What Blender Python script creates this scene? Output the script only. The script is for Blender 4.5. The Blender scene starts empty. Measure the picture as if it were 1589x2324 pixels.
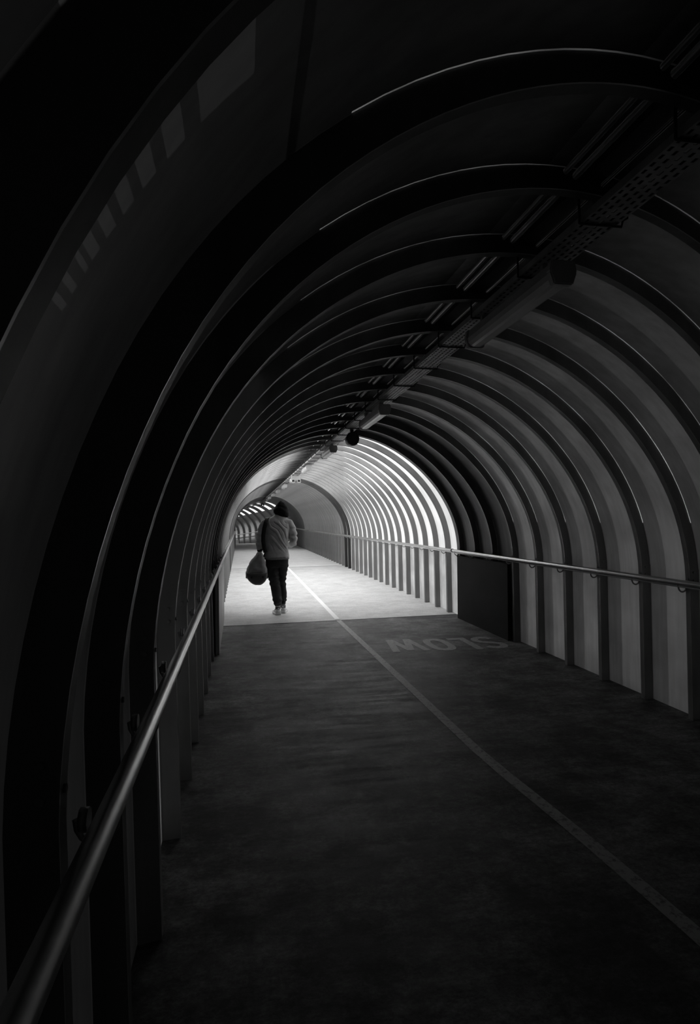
import bpy, bmesh, math, random
from mathutils import Vector, Matrix, noise
PI = math.pi
random.seed(7)
sc = bpy.context.scene
COL = sc.collection

# ------------------------------------------------------------------ camera, world, sun, exposure
EYE = 1.533
F_PX = 1372.0
cam_d = bpy.data.cameras.new('camera')
cam = bpy.data.objects.new('camera', cam_d); COL.objects.link(cam)
cam_d.sensor_fit = 'HORIZONTAL'; cam_d.sensor_width = 36.0
cam_d.lens = 36.0 * F_PX / 1589.0
cam_d.shift_y = (1178.81 - 1162.0) / 1589.0
cam_d.clip_start = 0.02
cam.matrix_world = (Matrix.Translation((0, 0, EYE)) @ Matrix.Rotation(-0.1796, 4, 'Z')
                    @ Matrix.Rotation(PI / 2, 4, 'X') @ Matrix.Rotation(-0.010, 4, 'Z'))
sc.camera = cam

w = bpy.data.worlds.new('overcast'); sc.world = w; w.use_nodes = True
nt = w.node_tree; nt.nodes.clear()
bg = nt.nodes.new('ShaderNodeBackground'); out = nt.nodes.new('ShaderNodeOutputWorld')
grad = nt.nodes.new('ShaderNodeTexCoord'); sep = nt.nodes.new('ShaderNodeSeparateXYZ'); rmp = nt.nodes.new('ShaderNodeValToRGB')
nt.links.new(grad.outputs['Generated'], sep.inputs[0]); nt.links.new(sep.outputs['Z'], rmp.inputs[0])
rmp.color_ramp.elements[0].color = (.55, .55, .55, 1); rmp.color_ramp.elements[0].position = 0.0
rmp.color_ramp.elements[1].color = (1, 1, 1, 1); rmp.color_ramp.elements[1].position = 0.6
nt.links.new(rmp.outputs[0], bg.inputs[0]); bg.inputs[1].default_value = 3.7
nt.links.new(bg.outputs[0], out.inputs[0])

sun_d = bpy.data.lights.new('sun', 'SUN'); sun_d.energy = 11.0; sun_d.angle = math.radians(6)
sun = bpy.data.objects.new('sun', sun_d); COL.objects.link(sun)
SUN_DIR = Vector((0.62, 0.10, -0.78))            # daylight comes from the left, high
sun.rotation_euler = SUN_DIR.to_track_quat('-Z', 'Y').to_euler()
sun.location = (-20, 15, 25)

vs = sc.view_settings
sc.display_settings.display_device = 'sRGB'
vs.view_transform = 'Standard'; vs.look = 'None'; vs.exposure = 0.0; vs.gamma = 1.0; vs.use_curve_mapping = False
cy = sc.cycles
cy.use_denoising = True; cy.max_bounces = 7; cy.diffuse_bounces = 5; cy.glossy_bounces = 3
cy.transmission_bounces = 4; cy.transparent_max_bounces = 6
cy.sample_clamp_indirect = 4.0; cy.use_adaptive_sampling = True; cy.adaptive_threshold = 0.02
cy.caustics_reflective = False; cy.caustics_refractive = False

# ------------------------------------------------------------------ materials
MATS = {}
def new_mat(name):
    m = bpy.data.materials.new(name); m.use_nodes = True
    n = m.node_tree; b = n.nodes['Principled BSDF']; MATS[name] = m
    return m, n, b
def paint(name, g, rough=0.6, metal=0.0, var=0.25, scale=(3, 3, 3), detail=4.0, spec=0.4, bump=0.0, g2=None):
    """grey paint with blotchy wear"""
    m, n, b = new_mat(name)
    tc = n.nodes.new('ShaderNodeTexCoord'); mp = n.nodes.new('ShaderNodeMapping'); mp.inputs['Scale'].default_value = scale
    nz = n.nodes.new('ShaderNodeTexNoise'); nz.inputs['Scale'].default_value = 1.0; nz.inputs['Detail'].default_value = detail
    rp = n.nodes.new('ShaderNodeMapRange'); rp.inputs['From Min'].default_value = .3; rp.inputs['From Max'].default_value = .7
    lo, hi = g * (1 - var), g * (1 + var)
    rp.inputs['To Min'].default_value = lo; rp.inputs['To Max'].default_value = hi
    n.links.new(tc.outputs['Object'], mp.inputs[0]); n.links.new(mp.outputs[0], nz.inputs['Vector'])
    n.links.new(nz.outputs['Fac'], rp.inputs['Value']); n.links.new(rp.outputs[0], b.inputs['Base Color'])
    b.inputs['Roughness'].default_value = rough; b.inputs['Metallic'].default_value = metal
    b.inputs['Specular IOR Level'].default_value = spec
    if bump:
        bp = n.nodes.new('ShaderNodeBump'); bp.inputs['Strength'].default_value = bump; bp.inputs['Distance'].default_value = .01
        n.links.new(nz.outputs['Fac'], bp.inputs['Height']); n.links.new(bp.outputs[0], b.inputs['Normal'])
    return m
def math_node(n, op, a, b=None, c=None, clamp=False):
    x = n.nodes.new('ShaderNodeMath'); x.operation = op; x.use_clamp = clamp
    for i, v in enumerate((a, b, c)):
        if v is None: continue
        if isinstance(v, (int, float)): x.inputs[i].default_value = v
        else: n.links.new(v, x.inputs[i])
    return x.outputs[0]
def mrange(n, v, a, b, c, d, smooth=False):
    x = n.nodes.new('ShaderNodeMapRange'); x.inputs['From Min'].default_value = a; x.inputs['From Max'].default_value = b
    x.inputs['To Min'].default_value = c; x.inputs['To Max'].default_value = d
    if smooth: x.interpolation_type = 'SMOOTHSTEP'
    n.links.new(v, x.inputs['Value']); return x.outputs[0]
def soot(name, g, rough=.6, spec=.3, var=.15, keep=.12, translucent=0.0):
    """painted sheet, sooty where the cable run passes under the crown (x 0.9 to 1.6, near the top)"""
    m, n, b = new_mat(name)
    tc = n.nodes.new('ShaderNodeTexCoord'); sp = n.nodes.new('ShaderNodeSeparateXYZ'); n.links.new(tc.outputs['Object'], sp.inputs[0])
    nz = n.nodes.new('ShaderNodeTexNoise'); nz.inputs['Scale'].default_value = 2.2; nz.inputs['Detail'].default_value = 6
    n.links.new(tc.outputs['Object'], nz.inputs['Vector'])
    st = n.nodes.new('ShaderNodeTexNoise'); st.inputs['Scale'].default_value = 1; st.inputs['Detail'].default_value = 5
    mp = n.nodes.new('ShaderNodeMapping'); mp.inputs['Scale'].default_value = (9, 16, 1.2)
    n.links.new(tc.outputs['Object'], mp.inputs[0]); n.links.new(mp.outputs[0], st.inputs['Vector'])
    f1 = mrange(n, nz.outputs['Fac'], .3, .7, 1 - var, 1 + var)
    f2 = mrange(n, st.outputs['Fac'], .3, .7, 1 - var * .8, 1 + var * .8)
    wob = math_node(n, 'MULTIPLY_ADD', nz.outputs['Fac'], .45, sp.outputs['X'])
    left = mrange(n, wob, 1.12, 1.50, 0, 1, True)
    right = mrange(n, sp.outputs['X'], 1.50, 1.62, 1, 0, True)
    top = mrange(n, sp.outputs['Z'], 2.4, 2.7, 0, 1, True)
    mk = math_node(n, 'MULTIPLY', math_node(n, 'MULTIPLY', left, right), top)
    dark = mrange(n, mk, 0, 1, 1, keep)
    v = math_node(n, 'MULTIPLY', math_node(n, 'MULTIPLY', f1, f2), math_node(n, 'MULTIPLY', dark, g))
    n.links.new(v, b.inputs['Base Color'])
    b.inputs['Roughness'].default_value = rough; b.inputs['Specular IOR Level'].default_value = spec
    if translucent:
        tr = n.nodes.new('ShaderNodeBsdfTranslucent'); mx = n.nodes.new('ShaderNodeMixShader')
        vv = math_node(n, 'MULTIPLY', math_node(n, 'MULTIPLY', f1, dark), .85)
        n.links.new(vv, tr.inputs['Color'])
        mx.inputs[0].default_value = translucent
        n.links.new(b.outputs[0], mx.inputs[1]); n.links.new(tr.outputs[0], mx.inputs[2])
        n.links.new(mx.outputs[0], n.nodes['Material Output'].inputs['Surface'])
    return m

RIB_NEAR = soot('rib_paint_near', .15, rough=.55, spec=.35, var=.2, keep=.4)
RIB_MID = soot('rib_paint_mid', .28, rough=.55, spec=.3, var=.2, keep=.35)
RIB_EDGE = paint('rib_edge_glint', .30, .32, metal=.4, var=.35, scale=(5, 5, 9))  # lighter lip colour stands in for the glint along the rib edges
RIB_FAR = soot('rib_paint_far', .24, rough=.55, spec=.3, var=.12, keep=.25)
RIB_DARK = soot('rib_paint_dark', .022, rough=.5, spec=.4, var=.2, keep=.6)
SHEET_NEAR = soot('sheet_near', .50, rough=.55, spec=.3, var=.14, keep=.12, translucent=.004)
GLOW = {}  # copies of one near sheet; lit and shaded parts put into the material
for nm, tr_ in (('sheet', .033), ('shaded', .016), ('leak', .25), ('light_patch', .010), ('left', .042), ('dim', .0030), ('shaded_dim', .011)):
    GLOW[nm] = soot('sheet_near_' + nm, .32 if nm in ('dim', 'light_patch') else .5, rough=.55, spec=.3, var=.9 if nm == 'leak' else .22, keep=.10, translucent=tr_)
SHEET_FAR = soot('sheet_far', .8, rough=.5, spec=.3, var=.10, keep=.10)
SHEET_SHADE = soot('sheet_dark', .16, rough=.6, spec=.2, var=.2, keep=.3)  # darker copy of the sheet: weak light in some bays put into colour
SHEET_LOW = soot('sheet_translucent_low', .60, rough=.5, spec=.3, var=.22, keep=.05, translucent=.20)  # less translucent, so the distant stretch gets less light
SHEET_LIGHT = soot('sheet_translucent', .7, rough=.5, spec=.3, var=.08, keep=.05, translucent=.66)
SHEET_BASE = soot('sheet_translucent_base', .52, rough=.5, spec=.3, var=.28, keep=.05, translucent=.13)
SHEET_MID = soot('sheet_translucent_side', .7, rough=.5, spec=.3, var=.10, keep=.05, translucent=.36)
LINER = paint('liner_paint', .24, .6, var=.06, scale=(1.5, 1.5, 1.5))
STEEL = paint('handrail_steel', .55, .28, metal=.9, var=.12, scale=(30, 3, 30), spec=.5)
HOOK = paint('hook_steel', .35, .4, metal=.8, var=.1)
HOARD = paint('hoarding_dark', .012, .8, var=.3, scale=(1.5, 1.5, 3), spec=.12)
HOARD_L = paint('hoarding_pale', .42, .5, var=.15, scale=(2, 2, 2))
PIPE = paint('conduit_bright', .9, .22, metal=.9, var=.15, scale=(9, 3, 9))
GALV = paint('galvanised', .40, .45, metal=.3, var=.2, scale=(12, 12, 12))
TRAYM = paint('tray_metal', .30, .5, metal=.3, var=.25, scale=(9, 9, 9))
TRUNK = paint('trunking_black', .03, .5, var=.3)
LAMPB = paint('lamp_body', .42, .45, var=.1, scale=(6, 6, 6))
LAMPD = paint('lamp_diffuser', .55, .25, var=.05, scale=(6, 6, 6))
BLACKP = paint('black_plastic', .02, .35, var=.2)
WHITEP = paint('white_plastic', .42, .4, var=.06)
DARKWALL = paint('end_wall', .05, .7, var=.2)

def floor_mat(name, g, dark, streak=.25, spec=.15):
    m, n, b = new_mat(name)
    tc = n.nodes.new('ShaderNodeTexCoord')
    def nz(scale, det, rough=.6):
        mp = n.nodes.new('ShaderNodeMapping'); mp.inputs['Scale'].default_value = scale
        t = n.nodes.new('ShaderNodeTexNoise'); t.inputs['Scale'].default_value = 1; t.inputs['Detail'].default_value = det
        t.inputs['Roughness'].default_value = rough
        n.links.new(tc.outputs['Object'], mp.inputs[0]); n.links.new(mp.outputs[0], t.inputs['Vector']); return t.outputs['Fac']
    big = mrange(n, nz((1.9, 1.8, 1), 6, .7), .42, .58, 1 - dark, 1 + dark * .5)
    stk = mrange(n, nz((5, 10, 1), 6, .7), .40, .60, 1 - streak, 1 + streak * .6)
    fine = math_node(n, 'MULTIPLY', mrange(n, nz((70, 90, 1), 3, .8), .3, .7, .72, 1.28), mrange(n, nz((26, 34, 1), 5, .8), .38, .62, 1 - streak * 1.1, 1 + streak * 1.1))
    spk = mrange(n, nz((38, 38, 1), 2), .70, .78, 0, .55)
    v = math_node(n, 'MULTIPLY', math_node(n, 'MULTIPLY', big, stk), math_node(n, 'MULTIPLY', fine, g))
    v = math_node(n, 'MULTIPLY_ADD', spk, g * .8, v)
    n.links.new(v, b.inputs['Base Color'])
    r = mrange(n, nz((1.2, 9, 1), 6, .7), .3, .7, .5, .75); n.links.new(r, b.inputs['Roughness'])
    b.inputs['Specular IOR Level'].default_value = spec
    bp = n.nodes.new('ShaderNodeBump'); bp.inputs['Strength'].default_value = .2; bp.inputs['Distance'].default_value = .004
    n.links.new(nz((60, 60, 1), 4, .8), bp.inputs['Height']); n.links.new(bp.outputs[0], b.inputs['Normal'])
    return m
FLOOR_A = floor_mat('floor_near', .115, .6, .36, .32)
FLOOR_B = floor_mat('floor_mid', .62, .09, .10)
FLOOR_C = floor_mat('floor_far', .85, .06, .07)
def road_paint(name, g, wear, basefloor):
    m, n, b = new_mat(name)
    tc = n.nodes.new('ShaderNodeTexCoord')
    t = n.nodes.new('ShaderNodeTexNoise'); t.inputs['Scale'].default_value = 26; t.inputs['Detail'].default_value = 8; t.inputs['Roughness'].default_value = .75
    n.links.new(tc.outputs['Object'], t.inputs['Vector'])
    v = mrange(n, t.outputs['Fac'], wear - .06, wear + .06, basefloor, g)
    n.links.new(v, b.inputs['Base Color']); b.inputs['Roughness'].default_value = .6
    return m
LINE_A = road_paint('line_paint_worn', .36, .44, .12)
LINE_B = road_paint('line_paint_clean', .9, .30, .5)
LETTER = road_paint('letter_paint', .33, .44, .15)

# ------------------------------------------------------------------ helpers
def link(name, me, mat=None, parent=None, loc=None):
    o = bpy.data.objects.new(name, me); COL.objects.link(o)
    if mat is not None:
        for m in (mat if isinstance(mat, (list, tuple)) else [mat]): me.materials.append(m)
    if parent is not None: o.parent = parent
    if loc is not None: o.location = loc
    return o
def obj(name, bm, mat, parent=None, smooth=False, loc=None):
    bmesh.ops.recalc_face_normals(bm, faces=bm.faces[:])
    me = bpy.data.meshes.new(name); bm.to_mesh(me); bm.free()
    if smooth:
        for p in me.polygons: p.use_smooth = True
    return link(name, me, mat, parent, loc)
def tag(o, label, cat, group=None):
    o['label'] = label; o['category'] = cat
    if group: o['group'] = group
    return o
def struct(o):
    o['kind'] = 'structure'; return o
def thing(name, label, cat, loc=(0, 0, 0), group=None):
    o = bpy.data.objects.new(name, None); COL.objects.link(o); o.location = loc; o.empty_display_size = .1
    return tag(o, label, cat, group)
def box(bm, x0, x1, y0, y1, z0, z1, mi=0):
    v = [bm.verts.new(p) for p in ((x0,y0,z0),(x1,y0,z0),(x1,y1,z0),(x0,y1,z0),(x0,y0,z1),(x1,y0,z1),(x1,y1,z1),(x0,y1,z1))]
    for f in ((0,3,2,1),(4,5,6,7),(0,1,5,4),(1,2,6,5),(2,3,7,6),(3,0,4,7)):
        q = bm.faces.new([v[i] for i in f]); q.material_index = mi
def tube(bm, pts, radii, n=12, cap=True, up=Vector((0, 0, 1)), mi=0):
    """tube through pts; radii: number or (a,b) per point (a along 'side', b along the other)"""
    pts = [Vector(p) for p in pts]; rings = []
    if isinstance(radii, (int, float)): radii = [radii] * len(pts)
    ref = None
    for i, p in enumerate(pts):
        t = (pts[min(i + 1, len(pts) - 1)] - pts[max(i - 1, 0)]).normalized()
        if ref is None:
            ref = up if abs(t.dot(up)) < .95 else Vector((0, 1, 0))
        s = t.cross(ref).normalized(); u = s.cross(t).normalized(); ref = u
        r = radii[i]; a, b = (r, r) if isinstance(r, (int, float)) else r
        rings.append([bm.verts.new(p + s * a * math.cos(2*PI*k/n) + u * b * math.sin(2*PI*k/n)) for k in range(n)])
    for A, B in zip(rings, rings[1:]):
        for k in range(n):
            f = bm.faces.new((A[k], A[(k+1) % n], B[(k+1) % n], B[k])); f.smooth = True; f.material_index = mi
    if cap:
        for r in (rings[0], rings[-1]):
            f = bm.faces.new(r); f.material_index = mi
    return rings
def loft(bm, rings, cap=True, mi=0):
    """rings of equal point counts"""
    R = [[bm.verts.new(p) for p in r] for r in rings]; n = len(R[0])
    for A, B in zip(R, R[1:]):
        for k in range(n):
            f = bm.faces.new((A[k], A[(k+1) % n], B[(k+1) % n], B[k])); f.smooth = True; f.material_index = mi
    if cap:
        bm.faces.new(R[0]).material_index = mi; bm.faces.new(R[-1]).material_index = mi
    return R
def ell(cx, cyy, cz, a, b, n=28, p=2.0, tilt=0.0):
    r = []
    for k in range(n):
        t = 2*PI*k/n; c, s = math.cos(t), math.sin(t)
        e = 2 / p
        x = a * math.copysign(abs(c) ** e, c); y = b * math.copysign(abs(s) ** e, s)
        r.append(Vector((cx + x, cyy + y, cz + tilt * y)))
    return r

# ------------------------------------------------------------------ the arch profile
CX, CZ = 1.52, 1.0
AR, SK, S0, PITCH = 3.40, 0.243 / 3.696, 9.43, 0.61
TAB = [(0,1.785),(12,1.782),(22,1.766),(34,1.742),(47,1.728),(61,1.733),(74,1.757),(90,1.781),(106,1.792),(123,1.806),(135,1.822),(146,1.834),(156,1.836),(166,1.828),(180,1.838)]
def rad(a):
    a = max(0., min(180., a))
    def lin(a):
        a = max(0., min(180., a))
        for (a0, r0), (a1, r1) in zip(TAB, TAB[1:]):
            if a <= a1: return r0 + (r1 - r0) * (a - a0) / (a1 - a0)
        return TAB[-1][1]
    return sum(lin(a + d) for d in (-8, -4, 0, 4, 8)) / 5
XR0, XL0 = 3.318, -0.297
def prof_list(off, a0=None, a1=None, z0=0.0, wall_r=True, wall_l=True, step=3.0):
    """inner profile pushed outward by off: right wall up, over the crown, left wall down -> [(x,z,angle)]"""
    P = []
    xr1 = CX + rad(0); xl1 = CX - rad(180)
    if wall_r:
        for i in range(6):
            t = i / 6; P.append((XR0 + (xr1 - XR0) * t + off, z0 + (CZ - z0) * t, -90 + 90 * t))
    a = a0 if a0 is not None else 0.0; e = a1 if a1 is not None else 180.0
    n = max(2, int(round((e - a) / step)))
    for i in range(n + 1):
        q = a + (e - a) * i / n; r = rad(q) + off
        P.append((CX + r * math.cos(math.radians(q)), CZ + r * math.sin(math.radians(q)), q))
    if wall_l:
        for i in range(1, 7):
            t = 1 - i / 6; P.append((XL0 + (xl1 - XL0) * t - off, z0 + (CZ - z0) * t, 180 + 90 * (1 - t)))
    return P
# close to the viewer the frames fan out a little where the tunnel starts to bend
FAN = [(-30, .47), (.70, .47), (1.24, .44), (1.73, .36), (2.27, .35), (2.80, .25), (3.39, .12), (3.97, .03), (4.5, 0.0), (99, 0.0)]
def fan(y):
    for (a, p), (b, q) in zip(FAN, FAN[1:]):
        if y <= b: return p + (q - p) * (y - a) / (b - a)
    return 0.0
def skew(x, y): return y + SK * (x - AR) + fan(y) * (x - 1.4) / 1.7
DPT = .086                                       # rib depth: wall sheets sit this far outside the ribs' inner edge

TURN, FALL = math.tan(math.radians(20)), 0.072     # the last stretch turns left and drops
def far_pt(x, z, t): return (x - t * TURN, 41.0 + t, z - FALL * t)

# ------------------------------------------------------------------ shell: walls and ceiling sheets
def shell(name, parts, mats):
    """parts: (profile, y0, y1, n, matindex function(angle, z), skewed)"""
    bm = bmesh.new()
    for P, y0, y1, n, mf, mode in parts:
        rows = []
        for j in range(n + 1):
            y = y0 + (y1 - y0) * j / n
            row = []
            for x, z, a in P:
                if mode == 'far': row.append(bm.verts.new(far_pt(x, z, y)))
                else: row.append(bm.verts.new((x, skew(x, y) if mode == 'skew' else y, z)))
            rows.append(row)
        for A, B in zip(rows, rows[1:]):
            for k in range(len(P) - 1):
                f = bm.faces.new((A[k], A[k+1], B[k+1], B[k])); f.smooth = True
                f.material_index = mf(.5 * (P[k][2] + P[k+1][2]), .5 * (P[k][1] + P[k+1][1]))
    me = bpy.data.meshes.new(name); bm.to_mesh(me); bm.free()
    return struct(link(name, me, mats))
A1, A2 = 42.0, 138.0
mats_s = [SHEET_NEAR, SHEET_FAR, SHEET_LIGHT, LINER]
PR = prof_list(DPT, 0, A1, wall_l=False); PC = prof_list(DPT, A1, A2, wall_r=False, wall_l=False); PL = prof_list(DPT, A2, 180, wall_r=False)
Y0, YB, YD, YE = -14.0, 8.85, 31.6, 41.0
J2_ = 19.3
z_ = lambda *k: 0
z_f = lambda *k: 1
SYT = {-8: 4.55, -9: 3.97, -10: 3.39, -11: 2.80, -12: 2.27, -13: 1.74, -14: 1.17}
def SY(k):
    if k > -8: return S0 + PITCH * k
    return SYT[k] if k >= -14 else SYT[-14] + .55 * (k + 14)
def near_bays(P, names, angled=None):
    out = []
    for k in range(-38, -1):
        a, b = SY(k) + .05, SY(k + 1)
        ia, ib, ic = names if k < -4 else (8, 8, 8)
        if k < -11: ia, ib = 5, 14  # nearest bays get darker copies: fading light put into the material
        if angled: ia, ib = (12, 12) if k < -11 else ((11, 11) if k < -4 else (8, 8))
        if P is PC and k < -4:                        # dimmer copy left of the crown: weaker light there put into the material
            out += [(PCl, a, b - .005, 2, (lambda a_, z: 12), 'skew'), (PCl, b - .005, b + .001, 1, (lambda a_, z: 6 if a_ < 132 else 12), 'skew'), (PCl, b + .001, b + .05, 1, (lambda a_, z: 0), 'skew')]
            P_ = PCr
        else: P_ = P
        out.append((P_, a, b - .20, 2, (lambda a_, z, i=ia: i), 'skew'))
        if angled and k == -14:                       # faint patches of light on this bay, put in as more translucent cells
            out.pop()
            cuts = [(141.2, 144.9), (146.0, 147.26), (148.05, 149.03), (149.65, 150.46), (151.0, 151.7), (152.2, 152.8), (153.1, 153.4), (154.0, 154.4), (154.85, 155.2)]
            seq = [A2 - .8]
            for c0, c1 in cuts: seq += [c0, c1]
            seq.append(180.0)
            for n_, (q0, q1) in enumerate(zip(seq, seq[1:])):
                sp_ = prof_list(DPT + .0015, q0, q1, wall_r=False, wall_l=(q1 == 180.0))
                out.append((sp_, a - .05, a + .10, 1, (lambda a_, z, i=ia: i), 'skew'))
                out.append((sp_, a + .10, a + .24, 1, (lambda a_, z, i=(7 if n_ % 2 else ia): i), 'skew'))
                out.append((sp_, a + .24, b + .05, 2, (lambda a_, z, i=ia: i), 'skew'))
            continue
        out.append((P_, b - .20, b - .005, 1, (lambda a_, z, i=ib: i), 'skew'))  # strip beside the next rib: that rib's shadow put into the sheet material
        out.append((P_, b - .005, b + .001, 1, (lambda a_, z, i=ic: i if 15 < a_ < 150 else 0), 'skew'))
        out.append((P_, b + .001, b + .05, 1, (lambda a_, z: 0), 'skew'))
    return out
GN = [SHEET_NEAR, SHEET_FAR, SHEET_LIGHT, LINER] + [GLOW[k] for k in ('sheet', 'shaded', 'leak', 'light_patch')] + [SHEET_SHADE, SHEET_LOW, SHEET_MID, GLOW['left'], GLOW['dim'], SHEET_BASE, GLOW['shaded_dim']]
mats_s = GN
A_C = 66.0
PCr = prof_list(DPT, A1, 102, wall_r=False, wall_l=False); PCl = prof_list(DPT, 102, A2, wall_r=False, wall_l=False)
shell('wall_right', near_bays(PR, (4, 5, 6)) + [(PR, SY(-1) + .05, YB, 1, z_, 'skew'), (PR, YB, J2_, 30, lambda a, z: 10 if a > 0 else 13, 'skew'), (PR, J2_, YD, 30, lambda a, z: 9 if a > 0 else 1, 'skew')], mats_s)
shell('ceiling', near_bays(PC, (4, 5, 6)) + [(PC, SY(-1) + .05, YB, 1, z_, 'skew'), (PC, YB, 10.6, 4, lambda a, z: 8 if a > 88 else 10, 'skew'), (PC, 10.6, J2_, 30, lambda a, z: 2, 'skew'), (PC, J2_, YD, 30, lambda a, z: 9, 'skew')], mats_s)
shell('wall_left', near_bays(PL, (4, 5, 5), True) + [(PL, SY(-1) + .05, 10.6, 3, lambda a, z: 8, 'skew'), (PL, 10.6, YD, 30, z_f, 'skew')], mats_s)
# smooth grey liner of the last straight stretch, with its own thickness at the mouth
def liner():
    bm = bmesh.new()
    Pi = prof_list(0.004, step=3); Po = prof_list(DPT + .02, step=3)
    rows = []
    for P, y in ((Po, YD), (Pi, YD), (Pi, YD + .02)) + tuple((Pi, YD + (YE - YD) * j / 12) for j in range(1, 13)):
        end = y > 40.9
        rows.append([bm.verts.new((x, (y if end else skew(x, y)), z)) for x, z, a in P])
    for A, B in zip(rows, rows[1:]):
        for k in range(len(Pi) - 1):
            f = bm.faces.new((A[k], A[k+1], B[k+1], B[k])); f.smooth = True
    me = bpy.data.meshes.new('wall_far'); bm.to_mesh(me); bm.free()
    struct(link('wall_far', me, LINER))
    bm = bmesh.new()                               # riveted joint strips and rivet heads
    for y in (33.9, 36.3, 38.7):
        Pa = prof_list(-0.002, step=4)
        rows = [[bm.verts.new((x, skew(x, yy), z)) for x, z, a in Pa] for yy in (y, y + .06)]
        for k in range(len(Pa) - 1):
            bm.faces.new((rows[0][k], rows[0][k+1], rows[1][k+1], rows[1][k]))
    struct(obj('trim_3', bm, GALV))
liner()
# last stretch: sheets with glazed bays
FR = prof_list(.12, 0, 50, wall_l=False, z0=-.2); FC = prof_list(.12, 50, 130, wall_r=False, wall_l=False, step=4); FL = prof_list(.12, 130, 180, wall_r=False, z0=-.2)
NB, BAY = 13, 1.22
SHEET_END = paint('sheet_end', .16, .5, var=.12)
shell('wall_right', [(FR, 0, NB * BAY, NB, z_, 'far')], [SHEET_END])
shell('wall_left', [(FL, 0, NB * BAY, NB, z_, 'far')], [SHEET_END])
parts_c = []
GL0, GL1 = 48.0, 86.0
for i in range(NB):
    a0, a1 = i * BAY + .08, i * BAY + .72
    parts_c.append((prof_list(.12, 90, 130, wall_r=False, wall_l=False, step=4), i * BAY, (i + 1) * BAY, 1, z_, 'far'))
    parts_c.append((prof_list(.12, 50, GL0, wall_r=False, wall_l=False, step=4), i * BAY, (i + 1) * BAY, 1, z_, 'far'))
    parts_c.append((prof_list(.12, GL0, GL1, wall_r=False, wall_l=False, step=4), i * BAY, a0, 1, z_, 'far'))
    parts_c.append((prof_list(.12, GL0, GL1, wall_r=False, wall_l=False, step=4), a1, (i + 1) * BAY, 1, z_, 'far'))
shell('ceiling', parts_c, [SHEET_END])
GLASS, gn, gb = new_mat('skylight_glass')
gt = gn.nodes.new('ShaderNodeBsdfTransparent'); gg = gn.nodes.new('ShaderNodeBsdfGlossy'); gm = gn.nodes.new('ShaderNodeMixShader')
gt.inputs[0].default_value = (.9, .9, .9, 1); gg.inputs['Roughness'].default_value = .05; gm.inputs[0].default_value = .06
gn.links.new(gt.outputs[0], gm.inputs[1]); gn.links.new(gg.outputs[0], gm.inputs[2]); gn.links.new(gm.outputs[0], gn.nodes['Material Output'].inputs['Surface'])
for i in range(NB):
    P = prof_list(.13, GL0, GL1, wall_r=False, wall_l=False, step=4)
    bm = bmesh.new(); rows = [[bm.verts.new(far_pt(x, z, t)) for x, z, a in P] for t in (i * BAY + .08, i * BAY + .72)]
    for k in range(len(P) - 1): bm.faces.new((rows[0][k], rows[0][k+1], rows[1][k+1], rows[1][k]))
    struct(obj('window_%d' % (i + 1), bm, GLASS))

# floor slabs
def slab(name, y0, y1, mat, mode='skew', z=0.0):
    bm = bmesh.new()
    if mode == 'far':
        v = []
        for t in (0, NB * BAY):
            for x in (-.6, 3.6):
                v.append(far_pt(x, 0, t))
        lo = [bm.verts.new(p) for p in (v[0], v[1], v[3], v[2])]; hi = [bm.verts.new((p[0], p[1], p[2] - .15)) for p in (v[0], v[1], v[3], v[2])]
    else:
        q = [(-.6, y0), (3.6, y0), (3.6, y1), (-.6, y1)]
        sk = lambda x, y: y if ((mode == 'end' and y > 40.9) or y < 0) else skew(x, y)
        lo = [bm.verts.new((x, sk(x, y), z)) for x, y in q]; hi = [bm.verts.new((x, sk(x, y), z - .15)) for x, y in q]
    bm.faces.new(lo); bm.faces.new(hi)
    for i in range(4): bm.faces.new((lo[i], lo[(i+1) % 4], hi[(i+1) % 4], hi[i]))
    return struct(obj(name, bm, mat))
J1, J2 = 9.20, 19.80
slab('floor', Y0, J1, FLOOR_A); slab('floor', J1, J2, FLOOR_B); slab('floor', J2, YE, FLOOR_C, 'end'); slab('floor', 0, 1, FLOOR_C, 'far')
def joint(n, y, wd, mat):
    bm = bmesh.new(); xs = (-.36, 3.38); vv = []
    for yy, zz in ((y - wd/2, .0), (y - wd/2, .004), (y + wd/2, .004), (y + wd/2, .0)):
        vv.append([bm.verts.new((x, skew(x, yy), zz)) for x in xs])
    for A, B in zip(vv, vv[1:]): bm.faces.new((A[0], A[1], B[1], B[0]))
    struct(obj('trim_%d' % n, bm, mat))
joint(1, J1, .035, BLACKP); joint(2, J2, .06, GALV)
# unseen blocks added outside the near part of the tunnel to shade it
def mass(x0, x1, y0, y1, z0, z1):
    bm = bmesh.new(); box(bm, x0, x1, y0, y1, z0, z1)
    struct(obj('unseen_light_block', bm, DARKWALL))
mass(6.2, 13.0, -22, 3.2, -6, 9); mass(4.5, 6.2, -22, 1.9, -6, 9); mass(-6.0, 4.4, -22, 8.6, 4.6, 5.0)
# end walls: unseen cap added behind the viewer to keep the tunnel dark; far end closed
bm = bmesh.new(); P = prof_list(.2); bm.faces.new([bm.verts.new((x, skew(x, Y0), z)) for x, z, a in P]); struct(obj('unseen_back_cap', bm, DARKWALL))
bm = bmesh.new(); bm.faces.new([bm.verts.new(far_pt(x, z - .1, NB * BAY)) for x, z, a in P]); struct(obj('wall_front', bm, SHEET_END))

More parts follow.
